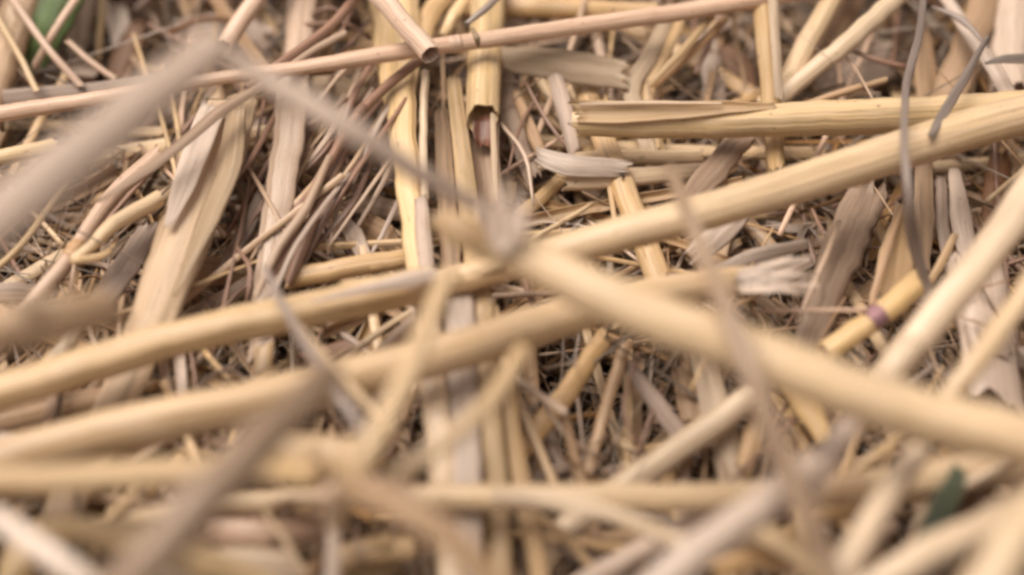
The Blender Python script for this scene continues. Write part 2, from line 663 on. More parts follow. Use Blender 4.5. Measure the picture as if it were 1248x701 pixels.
litter("straw_litter", "dense layer of broken beige and brown straw bits covering the ground", 'litter', 3800, 11, 0.4, 1.7, 16, 64, -12, 3, 'strip', curl=0.14)
litter("dark_litter", "leaf scraps packed between the straw bits, coloured dark for the shaded gaps", 'litter_dark', 900, 12, 0.8, 3.0, 8, 26, -15, -4, 'strip')  # scraps carry the red-brown shade of the gaps in their colour
litter("fine_fibres", "tangle of hair thin straw fibres over the litter", 'fibre', 1900, 13, 0.16, 0.5, 25, 90, -8, 7, 'tube', curl=0.2)
litter("chaff", "small pale chaff flakes and husks scattered through the litter", 'litter', 4200, 14, 0.4, 1.6, 1.2, 6, -9, 4, 'strip', curl=0.3)


# ------------------------------------------------------------------ random straws half buried in the litter
def buried(count, seed):
    rng = random.Random(seed)
    kinds = [
        ('stem', 'half buried round beige straw in the litter', 'gold', 'beige'),
        ('stem', 'half buried round weathered brown straw in the litter', 'weather', 'tan'),
        ('leaf', 'half buried flat grey straw leaf in the litter', 'grey_leaf', 'mauve_leaf'),
        ('leaf', 'half buried flat tan straw leaf in the litter', 'tan_leaf', 'gold_leaf'),
        ('twig', 'half buried thin dark stalk in the litter', 'twig', 'twig'),
    ]
    for i in range(count):
        kd, lab, m1, m2 = kinds[rng.choices(range(5), (4.0, 2.0, 1.2, 4.0, 2.4))[0]]
        u, v = rng.uniform(-150, 1400), rng.uniform(-120, 800)
        p, d = P(u, v, -10)
        if bed_h(p[0], p[1]) < -0.0135 and rng.random() < 0.95:
            continue
        z = bed_h(p[0], p[1]) + rng.uniform(-2, 6) * 0.001
        a = rng.gauss(math.pi / 2, 0.6) if rng.random() < 0.5 else rng.uniform(0, 6.28)
        ln = rng.uniform(0.04, 0.12)
        el = rng.gauss(0, 0.12)
        dr = np.array((math.cos(a) * math.cos(el), math.sin(a) * math.cos(el), math.sin(el)))
        sd = np.array((-math.sin(a), math.cos(a), 0))
        c = np.array((p[0], p[1], z))
        b = rng.gauss(0, 0.03) * ln
        C = [c - dr * ln / 2, c - dr * ln / 6 + sd * b, c + dr * ln / 6 + sd * b, c + dr * ln / 2]
        mb = MB()
        mat = m1 if rng.random() < 0.6 else m2
        if kd == 'stem':
            w = rng.uniform(0.0009, 0.0028)
            tube(mb, C, [w, w, w, w * 0.9], rng, sides=16, flat=rng.uniform(0.35, 0.8), lumps=0.04)
            nm, ct = "straw_scrap", "straw"
        elif kd == 'leaf':
            w = rng.uniform(0.0010, 0.0036)
            strip(mb, C, [w * 0.8, w, w, w * 0.6], rng, arc=rng.uniform(0.3, 2.8), roll=rng.uniform(-40, 40), twist=rng.gauss(0, 40), concave=rng.random() < 0.5, fold=rng.choice((0, 0, 0.4)), crumple=0.9)
            nm, ct = "leaf_scrap", "dry leaf"
        else:
            w = rng.uniform(0.0007, 0.0014)
            tube(mb, C, [w, w, w * 0.9, w * 0.6], rng, sides=8, ends=('closed', 'closed'), k=4)
            nm, ct = "stalk_scrap", "stalk"
        tag(mb.build(nm, M[mat]), lab, ct, lab.replace('half buried ', '').replace(' in the litter', 's in the litter'))


buried(330, 21)

# ------------------------------------------------------------------ the straws and leaves one can point at
# far upper left corner
leaf("green grass blade standing in the top corner behind a dark gap", [(98, -40, 6), (66, 20, 3), (36, 85, -4)], [46, 48, 28], 'green_leaf', name="grass_blade", cat="grass blade", arc=0.5, roll=-15)
stem("wide tan straw leaning in the corner beside the green blade", [(50, -60, 6), (20, 25, 2), (-12, 120, 0)], [46, 42, 40], 'tan')
stem("thin pinkish straw crossing in front of the green blade", [(8, -10, 8), (55, 55, 6), (98, 104, 2)], 9, 'pink', sides=10)
stem("thin yellow straw slanting down beside the corner straw", [(-8, 15, 8), (22, 65, 6), (45, 112, 4)], 8, 'beige', sides=10)
stem("thin straw crossing the green blade the other way", [(95, -5, 6), (65, 40, 4), (42, 82, -2)], 9, 'pink', sides=10)
stem("short thin straw above the brown curled leaf", [(82, 50, 4), (112, 76, 2), (142, 98, 0)], 8, 'pink', sides=10)
stem("upright beige straw between the corner blade and the brown leaf", [(128, -20, -2), (122, 40, -6), (120, 75, -10)], 8, 'beige', sides=10)
leaf("grey dry leaf standing behind the dark gap", [(108, -30, -2), (98, 30, -8), (90, 70, -12)], [30, 28, 20], 'weather_leaf', arc=0.8)
leaf("curled rust brown leaf behind the long pinkish straw", [(165, 25, -6), (155, 62, -8), (142, 98, -10)], [22, 40, 26], 'brown_leaf', arc=1.6, crumple=1.2)
leaf("second brown leaf scrap tucked lower under the rust brown leaf", [(110, 70, -9), (100, 90, -10), (85, 105, -12)], [26, 34, 20], 'brown_leaf', arc=1.2, crumple=1.3)
leaf("pale crumpled leaf upright beside the rust brown leaf", [(140, 5, -5), (146, 35, -7), (150, 60, -9)], [26, 30, 20], 'white_leaf', arc=1.5, crumple=1.3)
leaf("grey flat leaf lying just above the long pinkish straw", [(-20, 122, 1), (80, 112, 1), (190, 98, 0)], [20, 20, 14], 'grey_leaf', arc=0.7)
leaf("dull olive leaf with dark edge behind the leaning pinkish stub", [(215, 45, -8), (265, 38, -8), (330, 50, -8)], [40, 55, 46], 'grey_leaf', arc=1.0, crumple=1.0)
leaf("brown arched leaf rim over the dull olive leaf", [(205, 40, -3), (240, 24, -2), (285, 24, -4)], [8, 10, 6], 'brown_leaf', arc=1.6)
stem("pinkish straw stub leaning out behind the blurred grey leaf tip", [(322, -12, 10), (300, 18, 9), (272, 58, 7)], 21, 'pink')
# left column below the long straw
stem("yellow straw end poking in from the left border", [(-30, 200, 6), (20, 188, 6), (68, 178, 5)], 19, 'yellow')
leaf("dark orange leaf under the yellow straw end", [(-10, 228, -2), (25, 222, -4), (40, 240, -8)], 20, 'orange_leaf', arc=1.4)
leaf("brown mauve leaf edge running under the blurred grey leaf", [(120, 245, 14), (200, 190, 15), (262, 138, 15), (335, 92, 14)], [8, 16, 18, 12], 'weather_leaf', arc=1.5, roll=-20)
stem("pinkish twig with a swollen joint below the blurred grey leaf", [(192, 190, 3), (135, 240, 4), (82, 318, 5), (20, 385, 5)], [22, 19, 17, 17], 'pink', nodes=((0.63, 'orange', 1.6, 1.25),))
stem("bent side shoot joining the twig with the swollen joint", [(195, 242, 6), (140, 272, 7), (112, 300, 7), (88, 316, 7)], [20, 19, 14, 12], 'beige')
stem("small curled tendril beside the twig joint", [(142, 290, 4), (132, 308, 6), (110, 316, 7), (86, 318, 8)], [6, 9, 10, 10], 'beige', sides=10, ends=('closed', 'closed'))
leaf("grey mauve leaf lying left of the broad folded leaf", [(185, 270, 0), (155, 320, 1), (112, 378, 1)], [26, 34, 30], 'grey_leaf', arc=1.3)
big = leaf("broad folded sheath leaf, sharp, with a white inner half at its top", [(284, 112, 5), (252, 200, 6), (212, 310, 5), (170, 415, 3), (125, 520, 0), (75, 620, -2), (30, 725, -4)], [62, 80, 68, 56, 50, 48, 44], 'pale_leaf', name="leaf_sheath", arc=0.9, fold=0.1, crumple=0.35, roll=6, k=0.2, edge=0.012, cols=13)
piece(big, "torn_flap", 'white_leaf', [(262, 126, 8.2), (242, 175, 8.8), (224, 225, 8.6), (205, 275, 7)], [30, 34, 28, 10], arc=0.3, crumple=0.4, jag=1.6, roll=-8, k=0.2)
piece(big, "sheath_edge", 'olive_leaf', [(284, 135, 8), (276, 200, 9), (250, 268, 8), (212, 360, 6)], [34, 40, 34, 8], arc=0.9, roll=28, k=0.2, edge=0.012, crumple=0.4)
leaf("grey blade crossing the dark gap right of the broad folded leaf", [(325, 225, 1), (300, 275, 0), (270, 330, -3)], [16, 20, 16], 'grey_leaf', arc=1.2)
leaf("tan leaf lying flat in the gap right of the broad folded leaf", [(195, 335, -3), (245, 332, -4), (300, 328, -5)], [36, 40, 30], 'tan_leaf', arc=0.8)
leaf("short upright mauve strip above the fat left straw", [(190, 365, -2), (197, 420, -3), (203, 470, -4), (212, 500, -4)], [12, 13, 13, 10], 'mauve_leaf', arc=0.8)
leaf("taller upright whitish strip above the fat left straw", [(212, 355, -1), (217, 420, -2), (222, 480, -3), (224, 505, -3)], [14, 15, 14, 10], 'white_leaf', arc=0.8)
leaf("grey strip leaning right of the upright whitish strip", [(255, 365, -3), (240, 395, -4), (228, 430, -5)], [16, 18, 16], 'grey_leaf', arc=0.9)
stem("upright tan straw bit under the fat left straw", [(322, 420, -1), (320, 470, -2), (318, 520, -4)], [20, 19, 18], 'gold', flat=0.6)
leaf("mauve chip at the left border below the blurred grey leaf", [(-15, 358, 0), (20, 355, 0), (48, 356, -2)], [20, 24, 14], 'mauve_leaf', arc=0.4)
stem("thin beige straw rising left of the twig", [(-8, 330, 2), (25, 300, 3), (62, 250, 3), (80, 225, 2)], 8, 'beige', sides=10)
leaf("wide brown leaf lying behind the fat left straw at the border", [(-20, 520, -2), (60, 500, -3), (140, 480, -4)], [34, 40, 26], 'tan_leaf', arc=1.0, crumple=1.0)
stem("slim grey straw at the left border between the two fat straws", [(-30, 540, 6), (40, 532, 5), (140, 522, 3)], 12, 'mauve', sides=10)

# middle: upright bundle behind the crossing straws
stem("weathered grooved upright straw with a cut top left of centre", [(358, 92, 6), (353, 160, 5), (338, 260, 3), (325, 350, 0), (318, 440, -2)], [30, 30, 27, 24, 22], 'weather', flat=0.6, ends=('cut', 'torn'), lumps=0.12)
stem("grooved upright straw rising behind the long pinkish straw", [(372, -30, 2), (366, 30, 3), (358, 96, 2)], [30, 30, 28], 'weather', flat=0.6, lumps=0.1)
stem("narrow upright straw beside the grooved upright straw", [(398, -20, -2), (390, 40, -3), (380, 90, -4)], [14, 14, 12], 'tan', sides=12)
stem("dark stalk running up under the long pinkish straw", [(512, 72, 8), (440, 135, 8), (395, 210, 7), (345, 310, 5), (325, 345, 4)], [12, 12, 12, 11, 9], 'twig', name="dark_stalk", cat="stalk", sides=12, nodes=((0.3, 'twig'),))
stem("brown stalk lying along the weathered upright straw", [(430, 160, 5), (395, 235, 5), (365, 310, 4), (352, 345, 2)], [11, 13, 13, 10], 'twig', name="dark_stalk", cat="stalk", sides=12)
stem("mauve brown stalk nearest the weathered upright straw", [(402, 190, 8), (372, 255, 8), (340, 300, 7), (312, 362, 4)], [8, 12, 12, 8], 'weather', name="dark_stalk", cat="stalk", sides=12)
stem("dark slanting stalk above the long pinkish straw", [(445, -12, 10), (400, 35, 10), (350, 72, 11), (300, 108, 12)], [12, 13, 13, 10], 'twig', name="dark_stalk", cat="stalk", sides=12)
stem("second slanting stalk just below the dark slanting stalk", [(420, 40, 9), (372, 68, 10), (335, 98, 11)], [9, 10, 8], 'weather', name="dark_stalk", cat="stalk", sides=12)
for j, (a, b, c, lab) in enumerate((
        ((432, 5), (412, 45), (380, 60), "bent brown rootlet in the tangle by the top border"),
        ((370, 30), (420, 28), (452, 48), "brown rootlet crossing the tangle by the top border"),
        ((395, 80), (425, 55), (455, 20), "rising brown rootlet in the tangle by the top border"),
        ((380, 18), (400, 10), (440, 22), "topmost brown rootlet in the tangle by the top border"))):
    stem(lab, [(*a, 4), (*b, 6), (*c, 3)], [4, 6, 4], 'twig', name="rootlet", cat="rootlet", sides=8, ends=('closed', 'closed'), k=3)
stem("flat yellow upright straw running down past the pinkish joint", [(480, -30, 4), (484, 60, 4), (490, 150, 5), (503, 260, 4), (515, 360, 3)], [52, 44, 28, 26, 24], 'yellow', flat=0.45, lumps=0.06)
leaf("mauve strip against the flat yellow upright straw", [(512, 238, 7), (516, 290, 7), (521, 345, 6)], [16, 20, 18], 'mauve_leaf', name="straw_strip", cat="straw strip", arc=1.2)
stem("very thin pale straw right of the flat yellow upright straw", [(518, 88, 7), (516, 160, 7), (518, 245, 6)], 10, 'pale', sides=10)
leaf("brownish strip between the thin pale straw and the cut yellow strip", [(537, 132, 2), (541, 190, 2), (548, 300, 2), (548, 360, 0)], [16, 22, 26, 24], 'tan_leaf', name="straw_strip", cat="straw strip", arc=1.0)
leaf("yellow strip with a slanted cut top beside the split upright straw", [(552, 94, 6), (560, 160, 6), (570, 240, 5), (578, 330, 4), (572, 400, 2)], [18, 22, 26, 26, 22], 'yellow_leaf', name="straw_strip", cat="straw strip", arc=1.5)
su = stem("upright yellow straw split open below a dark brown hollow", [(596, -30, 6), (592, 50, 6), (588, 144, 6)], [37, 37, 37], 'yellow', name="split_straw", ends=('torn', 'torn'), flat=0.75)
piece(su, "split_wall", 'weather_leaf', [(588, 120, 3), (590, 180, 3), (596, 260, 2), (592, 340, 1)], [34, 35, 32, 28], arc=2.8, concave=True, cols=13)
piece(su, "hollow_shade", 'rust', [(587, 143, 6), (588, 158, 5), (589, 178, 4)], [22, 22, 17], arc=1.4, concave=True)  # dark strip before the wall: the hollow's shade painted as colour
piece(su, "wall_edge", 'pale_leaf', [(601, 138, 8), (602, 190, 7), (604, 245, 5)], [7, 8, 6], arc=1.2)
stem("pale lower straw of the upright bundle under the fat crossing straw", [(519, 355, 6), (526, 450, 6), (536, 540, 4.5), (546, 640, 1), (552, 730, 0)], [28, 29, 29, 29, 29], 'pale', flat=0.6, ends=('torn', 'torn'))
leaf("mauve white flat strip in the upright bundle below centre", [(556, 325, 7), (562, 420, 7), (567, 520, 5.5), (570, 640, 3), (572, 720, 0)], [35, 36, 36, 35, 34], 'white_leaf', name="straw_strip", cat="straw strip", arc=0.9, crumple=0.3)
leaf("yellow flat strip right of the mauve white strip", [(584, 330, 5.5), (592, 430, 6), (600, 530, 4.5), (607, 640, 0), (612, 730, -2)], [26, 28, 30, 30, 30], 'yellow_leaf', name="straw_strip", cat="straw strip", arc=1.6)
leaf("pinkish thin strip at the right of the upright bundle", [(600, 370, 5), (615, 460, 4), (628, 550, 2), (648, 650, 0), (664, 735, -2)], [13, 19, 22, 24, 24], 'beige_leaf', name="straw_strip", cat="straw strip", arc=1.4)

# the long pinkish straw and what hangs about it
pk = stem("long thin pinkish straw crossing the whole upper half", [(-40, 146, 10), (90, 125, 11), (250, 98, 12), (365, 83, 13), (450, 69, 13), (580, 50, 12), (750, 26, 11), (905, 3, 10), (990, -12, 9)], [20, 18, 16, 17, 20, 20, 20, 21, 20], 'pink', nodes=((0.545, 'pink', 0.8, 1.12),), k=0.6)
piece(pk, "torn_skin", 'olive_leaf', [(575, 34, 20), (581, 46, 22), (584, 58, 19)], [5, 8, 5], arc=1.4)
stem("short pinkish stub with a hollow end resting on the long pinkish straw", [(440, -25, 18), (480, 15, 19), (526, 66, 20)], [26, 25, 25], 'pink', ends=('torn', 'cut'))
leaf("olive tan leaf fanning out below the long pinkish straw", [(565, 58, 6), (630, 72, 6), (700, 80, 5), (764, 92, 4)], [16, 34, 42, 38], 'olive_leaf', arc=0.9, crumple=0.5)
stem("olive horizontal straw along the top border", [(560, 8, -1), (680, 10, 0), (800, 14, 0)], [26, 24, 20], 'gold', flat=0.8)
stem("short dark twig leaning at the top border left of the split straw", [(612, -8, 13), (590, 12, 14), (570, 28, 13)], [8, 9, 6], 'slate', name="dark_stalk", cat="stalk", sides=10)
stem("pale straw leaning at the top border left of the split straw", [(575, -12, 6), (552, 22, 6), (540, 44, 4)], [16, 16, 12], 'yellow', sides=12)
stem("wide pale straw bent under the long pinkish straw", [(545, -10, 3), (525, 18, 3), (514, 60, 3)], [22, 22, 14], 'gold', flat=0.6)
leaf("olive leaf lying under the long pinkish straw left of the yellow uprights", [(375, 105, 0), (415, 108, 0), (448, 120, -2)], [26, 34, 20], 'olive_leaf', arc=1.2)

# upper right
leaf("mauve grey leaf dropping beside the split straw mouth", [(672, 82, 4), (686, 125, 4), (700, 185, 2)], [16, 22, 16], 'mauve_leaf', arc=1.0)
stem("orange tan straw passing under both long right straws", [(706, 92, -2), (730, 155, 0), (762, 235, 0), (806, 345, -3)], [26, 27, 28, 30], 'gold', flat=0.75)
leaf("pale crumpled leaf end under the split straw mouth", [(652, 186, 3), (690, 200, 4), (765, 206, 3)], [22, 30, 20], 'white_leaf', arc=0.7, crumple=0.75, jag=1.8, twist=50, edge=0.08)
stem("pale straw lying low under the split straw", [(660, 200, 1), (740, 192, 0), (855, 192, -2)], [14, 18, 17], 'beige', flat=0.7)
stem("lower pale straw beside the crumpled leaf end", [(690, 222, 0), (770, 216, 0), (862, 208, -2)], [20, 21, 16], 'pale', flat=0.7)
leaf("grooved tan leaf bending under the split straw to the lower left", [(912, 160, 2), (872, 205, 3), (835, 250, 3)], [28, 34, 26], 'weather_leaf', arc=1.5, crumple=1.0)
r2 = stem("pale golden straw split open along its left half", [(704, 148, 9), (800, 150, 9), (900, 148, 9), (1000, 144, 9), (1120, 140, 8), (1265, 131, 6)], [34, 35, 38, 41, 42, 41], 'yellow', name="split_straw", flat=0.9, k=0.4)
piece(r2, "split_wall", 'beige_leaf', [(702, 137, 11.5), (790, 136, 12.5), (870, 132, 12.7), (945, 129, 12.2)], [27, 24, 16, 5], arc=1.0, concave=True, roll=5, thick=0.0004, crumple=0.3)
piece(r2, "wall_edge", 'pale_leaf', [(706, 127, 13.4), (790, 125, 14.4), (880, 126, 14)], [5, 5, 3], arc=1.6, crumple=0.3)
piece(r2, "torn_tip", 'white_leaf', [(694, 146, 9), (708, 148, 10), (730, 148, 9)], [10, 22, 16], arc=1.0, crumple=1.0)
r1 = stem("long smooth straw rising to the right border under the split straw", [(640, 318, 13), (760, 285, 15), (880, 252, 16), (1000, 216, 16), (1120, 176, 16), (1275, 134, 15)], [36, 42, 44, 46, 47, 48], 'beige', flat=0.95, ends=('torn', 'torn'), k=0.5)
ys = leaf("upright yellow split straw crossing behind the split golden straw", [(925, -30, 9), (934, 50, 8), (941, 130, 3), (947, 206, 3)], [24, 26, 25, 22], 'yellow_leaf', name="split_straw", cat="straw", arc=3.0, crumple=0.3, cols=13)
piece(ys, "split_wall", 'pale_leaf', [(941, -20, 12), (946, 50, 11), (950, 120, 7)], [12, 13, 11], arc=1.6)
stem("straw slanting from the top border into the fork behind the split straw", [(1028, -20, 6), (990, 40, 6), (955, 105, 3), (925, 135, 0)], [24, 24, 26, 22], 'beige', flat=0.8)
stem("longer straw of the fork slanting behind the split straw", [(1108, -14, 8), (1040, 45, 8), (985, 90, 5), (945, 125, 2)], [22, 22, 20, 20], 'pale', flat=0.85)
leaf("brown shaded leaf inside the straw fork", [(1050, -15, 1), (1020, 30, 1), (985, 75, -1)], [26, 34, 16], 'tan_leaf', arc=1.4)
leaf("thin pinkish strip of a narrow fork left of the upright split straw", [(868, 18, 8), (835, 58, 8), (792, 104, 5)], [10, 10, 7], 'beige_leaf', name="straw_strip", cat="straw strip", arc=1.4)
leaf("lower strip of the narrow fork left of the upright split straw", [(885, 22, 6), (845, 62, 6), (796, 106, 3)], [9, 10, 9], 'orange_leaf', name="straw_strip", cat="straw strip", arc=1.4)
leaf("pale bent leaf standing behind the split straw mouth", [(812, 25, 3), (792, 70, 3), (770, 110, 2), (792, 185, -2)], [18, 20, 22, 22], 'pale_leaf', arc=1.3)
leaf("pale olive leaf right of the pale bent leaf", [(832, 18, 2), (812, 65, 2), (790, 110, 1), (802, 180, -2)], [12, 14, 18, 16], 'yellow_leaf', arc=1.3)
leaf("wide mauve leaf standing in shade behind the narrow fork", [(860, 40, -4), (868, 85, -5), (872, 130, -6)], [26, 28, 30], 'mauve_leaf', arc=0.8)
leaf("brown dead leaf lying between the narrow fork and the upright split straw", [(880, 55, -5), (905, 85, -5), (915, 120, -6)], [26, 30, 20], 'brown_leaf', arc=1.2, crumple=1.0)
leaf("broad dull mauve leaf behind the straw fork", [(985, 100, -6), (1035, 80, -5), (1090, 60, -6)], [70, 86, 60], 'mauve_leaf', arc=0.6, crumple=0.8)
stem("thin dark stalk lying above the split straw right of the fork", [(1030, 58, 4), (1065, 72, 4), (1105, 82, 3)], [5, 7, 6], 'twig', name="dark_stalk", cat="stalk", sides=8, ends=('closed', 'closed'))
stem("thin orange straw resting just above the split straw", [(980, 128, 4), (1035, 110, 5), (1080, 98, 4)], [8, 9, 7], 'orange', sides=10)
leaf("grey sinuous leaf hanging over both long right straws", [(1128, -30, 14), (1122, 35, 16), (1106, 100, 20), (1102, 165, 25), (1106, 235, 24), (1114, 300, 14), (1132, 360, 6)], [8, 10, 10, 9, 12, 18, 12], 'slate_leaf', arc=1.6, twist=90, crumple=0.9, edge=0.05)
leaf("second grey leaf laid over the split straw near the border", [(1206, 45, 14), (1178, 92, 16), (1150, 138, 19), (1134, 166, 20)], [7, 12, 13, 8], 'slate_leaf', arc=1.6, twist=60, edge=0.05)
leaf("orange tan leaf slanting behind the split straw near the border", [(1210, -15, 1), (1180, 60, 1), (1150, 140, -1)], [36, 44, 44], 'tan_leaf', arc=1.1)
leaf("narrow tan leaf beside the grey sinuous leaf", [(1125, 30, -1), (1130, 90, -2), (1135, 145, -3)], [18, 30, 26], 'tan_leaf', arc=1.0)
stem("wide mauve straw standing in the top right corner", [(1236, -40, -2), (1234, 20, -3), (1232, 110, -5)], [54, 52, 48], 'mauve', flat=0.6)
leaf("white mauve leaf slanting past the top right corner straw", [(1142, -20, 6), (1180, 35, 7), (1215, 85, 6), (1236, 125, 3)], [14, 18, 20, 20], 'white_leaf', arc=1.6)
stem("black thin awn over the white mauve leaf", [(1136, 8, 10), (1172, 24, 11), (1205, 58, 10)], [4, 9, 3], 'slate', name="awn", cat="awn", sides=8, ends=('closed', 'closed'))
leaf("dark pointed leaf tip entering at the right border", [(1200, 77, 10), (1225, 72, 11), (1262, 70, 10)], [3, 11, 14], 'slate_leaf', arc=1.2)
leaf("rust brown leaf in the top right corner", [(1215, -10, -3), (1208, 40, -4), (1200, 100, -6)], [18, 26, 30], 'brown_leaf', arc=1.2)

# right, under the long smooth straw
leaf("pale curled leaf under the long smooth straw by the dark hole", [(910, 258, 3), (880, 282, 4), (845, 315, 3)], [24, 32, 26], 'white_leaf', arc=0.9, crumple=0.8, jag=1.8, edge=0.08)
leaf("pale twisted leaf below the dark hole", [(868, 330, 1), (920, 312, 2), (985, 298, 3)], [12, 22, 14], 'white_leaf', arc=1.6, crumple=1.3, twist=50)
leaf("white twisted leaf lowest below the dark hole", [(900, 352, 3), (945, 338, 3), (990, 318, 1)], [18, 24, 12], 'white_leaf', arc=1.5, crumple=1.3)
leaf("small white chip lying inside the dark hole", [(934, 272, -10), (960, 278, -10), (1000, 282, -11)], [8, 12, 8], 'white_leaf', arc=1.0, crumple=1.0)
leaf("dull fibrous leaf hanging below the long smooth straw", [(1062, 225, 0), (1035, 290, 1), (1010, 350, 1), (985, 430, -1)], [50, 52, 48, 40], 'weather_leaf', arc=1.1, crumple=1.0)
stem("thin grey stalk lying on the dull fibrous leaf", [(1022, 270, 7), (1000, 330, 6), (975, 385, 4)], [6, 8, 6], 'weather', name="dark_stalk", cat="stalk", sides=8)
leaf("bright tan triangular leaf below the grey sinuous leaf", [(1100, 248, 3), (1094, 310, 4), (1085, 375, 2)], [10, 44, 50], 'gold_leaf', arc=0.6, crumple=0.4)
leaf("reddish leaf edge beside the bright tan triangular leaf", [(1100, 250, 6), (1080, 310, 7), (1062, 372, 5)], [6, 9, 8], 'orange_leaf', arc=1.4)
stem("short yellow straw with a purple joint", [(1118, 345, 6), (1066, 388, 6), (1003, 432, 4)], [30, 28, 26], 'yellow', nodes=((0.5, 'purple', 0.75, 1.06),))
stem("hair thin pink straw lying level by the purple joint", [(916, 380, 4), (985, 378, 6), (1058, 378, 8)], 5, 'pink', name="rootlet", cat="rootlet", sides=8, ends=('closed', 'closed'))
leaf("white mauve leaf standing behind the blurred right straw", [(1165, 205, -1), (1172, 260, -1), (1184, 330, -3)], [16, 28, 24], 'white_leaf', arc=1.3)
leaf("tan strip right of the grey sinuous leaf", [(1126, 195, 0), (1128, 260, 0), (1125, 330, -2)], [22, 26, 20], 'tan_leaf', arc=1.2)
leaf("grey strip between the tan strip and white mauve leaf", [(1148, 215, -2), (1150, 270, -2), (1158, 330, -4)], [14, 18, 14], 'grey_leaf', arc=1.2)
leaf("pinkish thin strip leaning right of the triangular leaf", [(1165, 285, 5), (1148, 320, 5), (1128, 352, 3)], [9, 11, 8], 'beige_leaf', name="straw_strip", cat="straw strip", arc=1.4)
leaf("brown leaf hollow beside the right border straws", [(1222, 185, -4), (1218, 230, -5), (1210, 285, -6)], [26, 36, 28], 'brown_leaf', arc=1.6)
stem("wide grey mauve straw standing behind the crossing border straws", [(1185, 320, -2), (1200, 400, -2), (1212, 490, -3)], [58, 58, 56], 'mauve', flat=0.5)
leaf("dull straw leaf lying at the right border above the thick straw", [(1270, 440, -2), (1235, 435, -3), (1205, 440, -5)], [30, 28, 16], 'grey_leaf', arc=1.0)

# centre, low
stem("tan split stem leaning into the dark hollow left side", [(738, 410, -4), (690, 480, -5), (630, 556, -7)], [22, 24, 24], 'gold', flat=0.7)
stem("thin olive straw standing in the dark hollow", [(762, 420, -3), (738, 500, -5), (712, 590, -7)], [16, 15, 14], 'tan', sides=12)
leaf("grey leaf slanting across the dark hollow", [(762, 440, -4), (800, 490, -4), (850, 560, -7)], [14, 22, 26], 'grey_leaf', arc=1.3)
leaf("olive grey leaf lying low in the dark hollow", [(732, 555, -8), (685, 570, -8), (640, 590, -8)], [12, 16, 16], 'grey_leaf', arc=1.2)
stem("hair thin straw upright in the dark hollow", [(700, 455, -5), (708, 520, -6), (714, 580, -9)], 4, 'mauve', name="rootlet", cat="rootlet", sides=6, ends=('closed', 'closed'))
stem("hair thin brown stalk leaning right in the dark hollow", [(808, 470, -4), (785, 530, -6), (765, 590, -9)], 5, 'twig', name="rootlet", cat="rootlet", sides=6, ends=('closed', 'closed'))
leaf("pale striped leaf standing right of the dark hollow", [(850, 420, -4), (872, 490, -4), (892, 560, -5), (898, 600, -7)], [30, 38, 40, 34], 'pale_leaf', arc=1.2, crumple=0.8)
leaf("brown leaf between the striped leaf and the cut straw", [(830, 440, -7), (842, 490, -7), (850, 530, -8)], [30, 34, 26], 'tan_leaf', arc=1.1)
s1 = stem("pale straw with a clean cut end slanting up under the level straw", [(655, 692, -7), (698, 640, -6), (790, 572, -3), (860, 524, -1), (916, 482, 1)], [40, 36, 33, 32, 30], 'pale', ends=('torn', 'cut'), flat=0.92, k=0.6)
leaf("yellow split flakes under the thick blurred straw", [(955, 455, 2), (985, 495, 1), (1005, 535, 0)], [30, 36, 22], 'yellow_leaf', name="straw_strip", cat="straw strip", arc=1.2, crumple=1.3)
leaf("second yellow flake left of the blurred thin stalk foot", [(925, 470, -2), (918, 530, -3), (905, 575, -4)], [20, 24, 22], 'gold_leaf', name="straw_strip", cat="straw strip", arc=1.2, crumple=1.2)
stem("grey mauve straw in the gap between the fat crossing straws", [(528, 372, 2), (480, 420, 0), (428, 470, -2)], [22, 22, 22], 'weather', flat=0.7)
stem("thin beige straw in the gap between the fat crossing straws", [(500, 380, 0), (455, 410, -1), (412, 445, -3)], [8, 9, 8], 'beige', sides=10)
leaf("brown leaf low in the gap between the fat crossing straws", [(470, 430, -6), (420, 425, -6), (370, 440, -7)], [20, 26, 20], 'brown_leaf', arc=1.3)
leaf("mauve curled leaf above the fat left straw near the uprights", [(412, 262, -2), (430, 285, -1), (448, 320, -2)], [16, 24, 16], 'mauve_leaf', arc=1.6, crumple=1.0)
leaf("orange brown leaf above the fat left straw near the uprights", [(440, 272, -4), (465, 285, -4), (480, 312, -5)], [30, 34, 24], 'orange_leaf', arc=1.4, crumple=0.9)
leaf("level grey leaf band behind the weathered stalks", [(420, 245, -4), (460, 252, -4), (500, 258, -5)], [24, 28, 24], 'weather_leaf', arc=1.2)
stem("tan straw lying level behind the fat left straw", [(350, 340, 1), (430, 325, 1), (505, 312, 0)], [24, 24, 22], 'gold', flat=0.8)
leaf("white chip caught in the litter left of the yellow uprights", [(468, 195, -4), (472, 212, -4), (474, 225, -5)], [10, 16, 10], 'white_leaf', arc=1.2, crumple=1.2)
stem("thin straw leaning up under the long smooth straw's left end", [(646, 292, 4), (690, 268, 4), (722, 248, 2)], [6, 7, 5], 'beige', sides=8, name="rootlet", cat="rootlet", ends=('closed', 'closed'))
leaf("brown fibrous leaf hanging right of the split upright straw", [(610, 90, 0), (630, 150, 0), (652, 215, -2)], [30, 36, 26], 'weather_leaf', arc=1.2, crumple=1.0)
leaf("narrow brown leaf below the olive tan leaf", [(628, 110, 2), (650, 165, 2), (668, 205, 0)], [12, 16, 10], 'tan_leaf', arc=1.4)

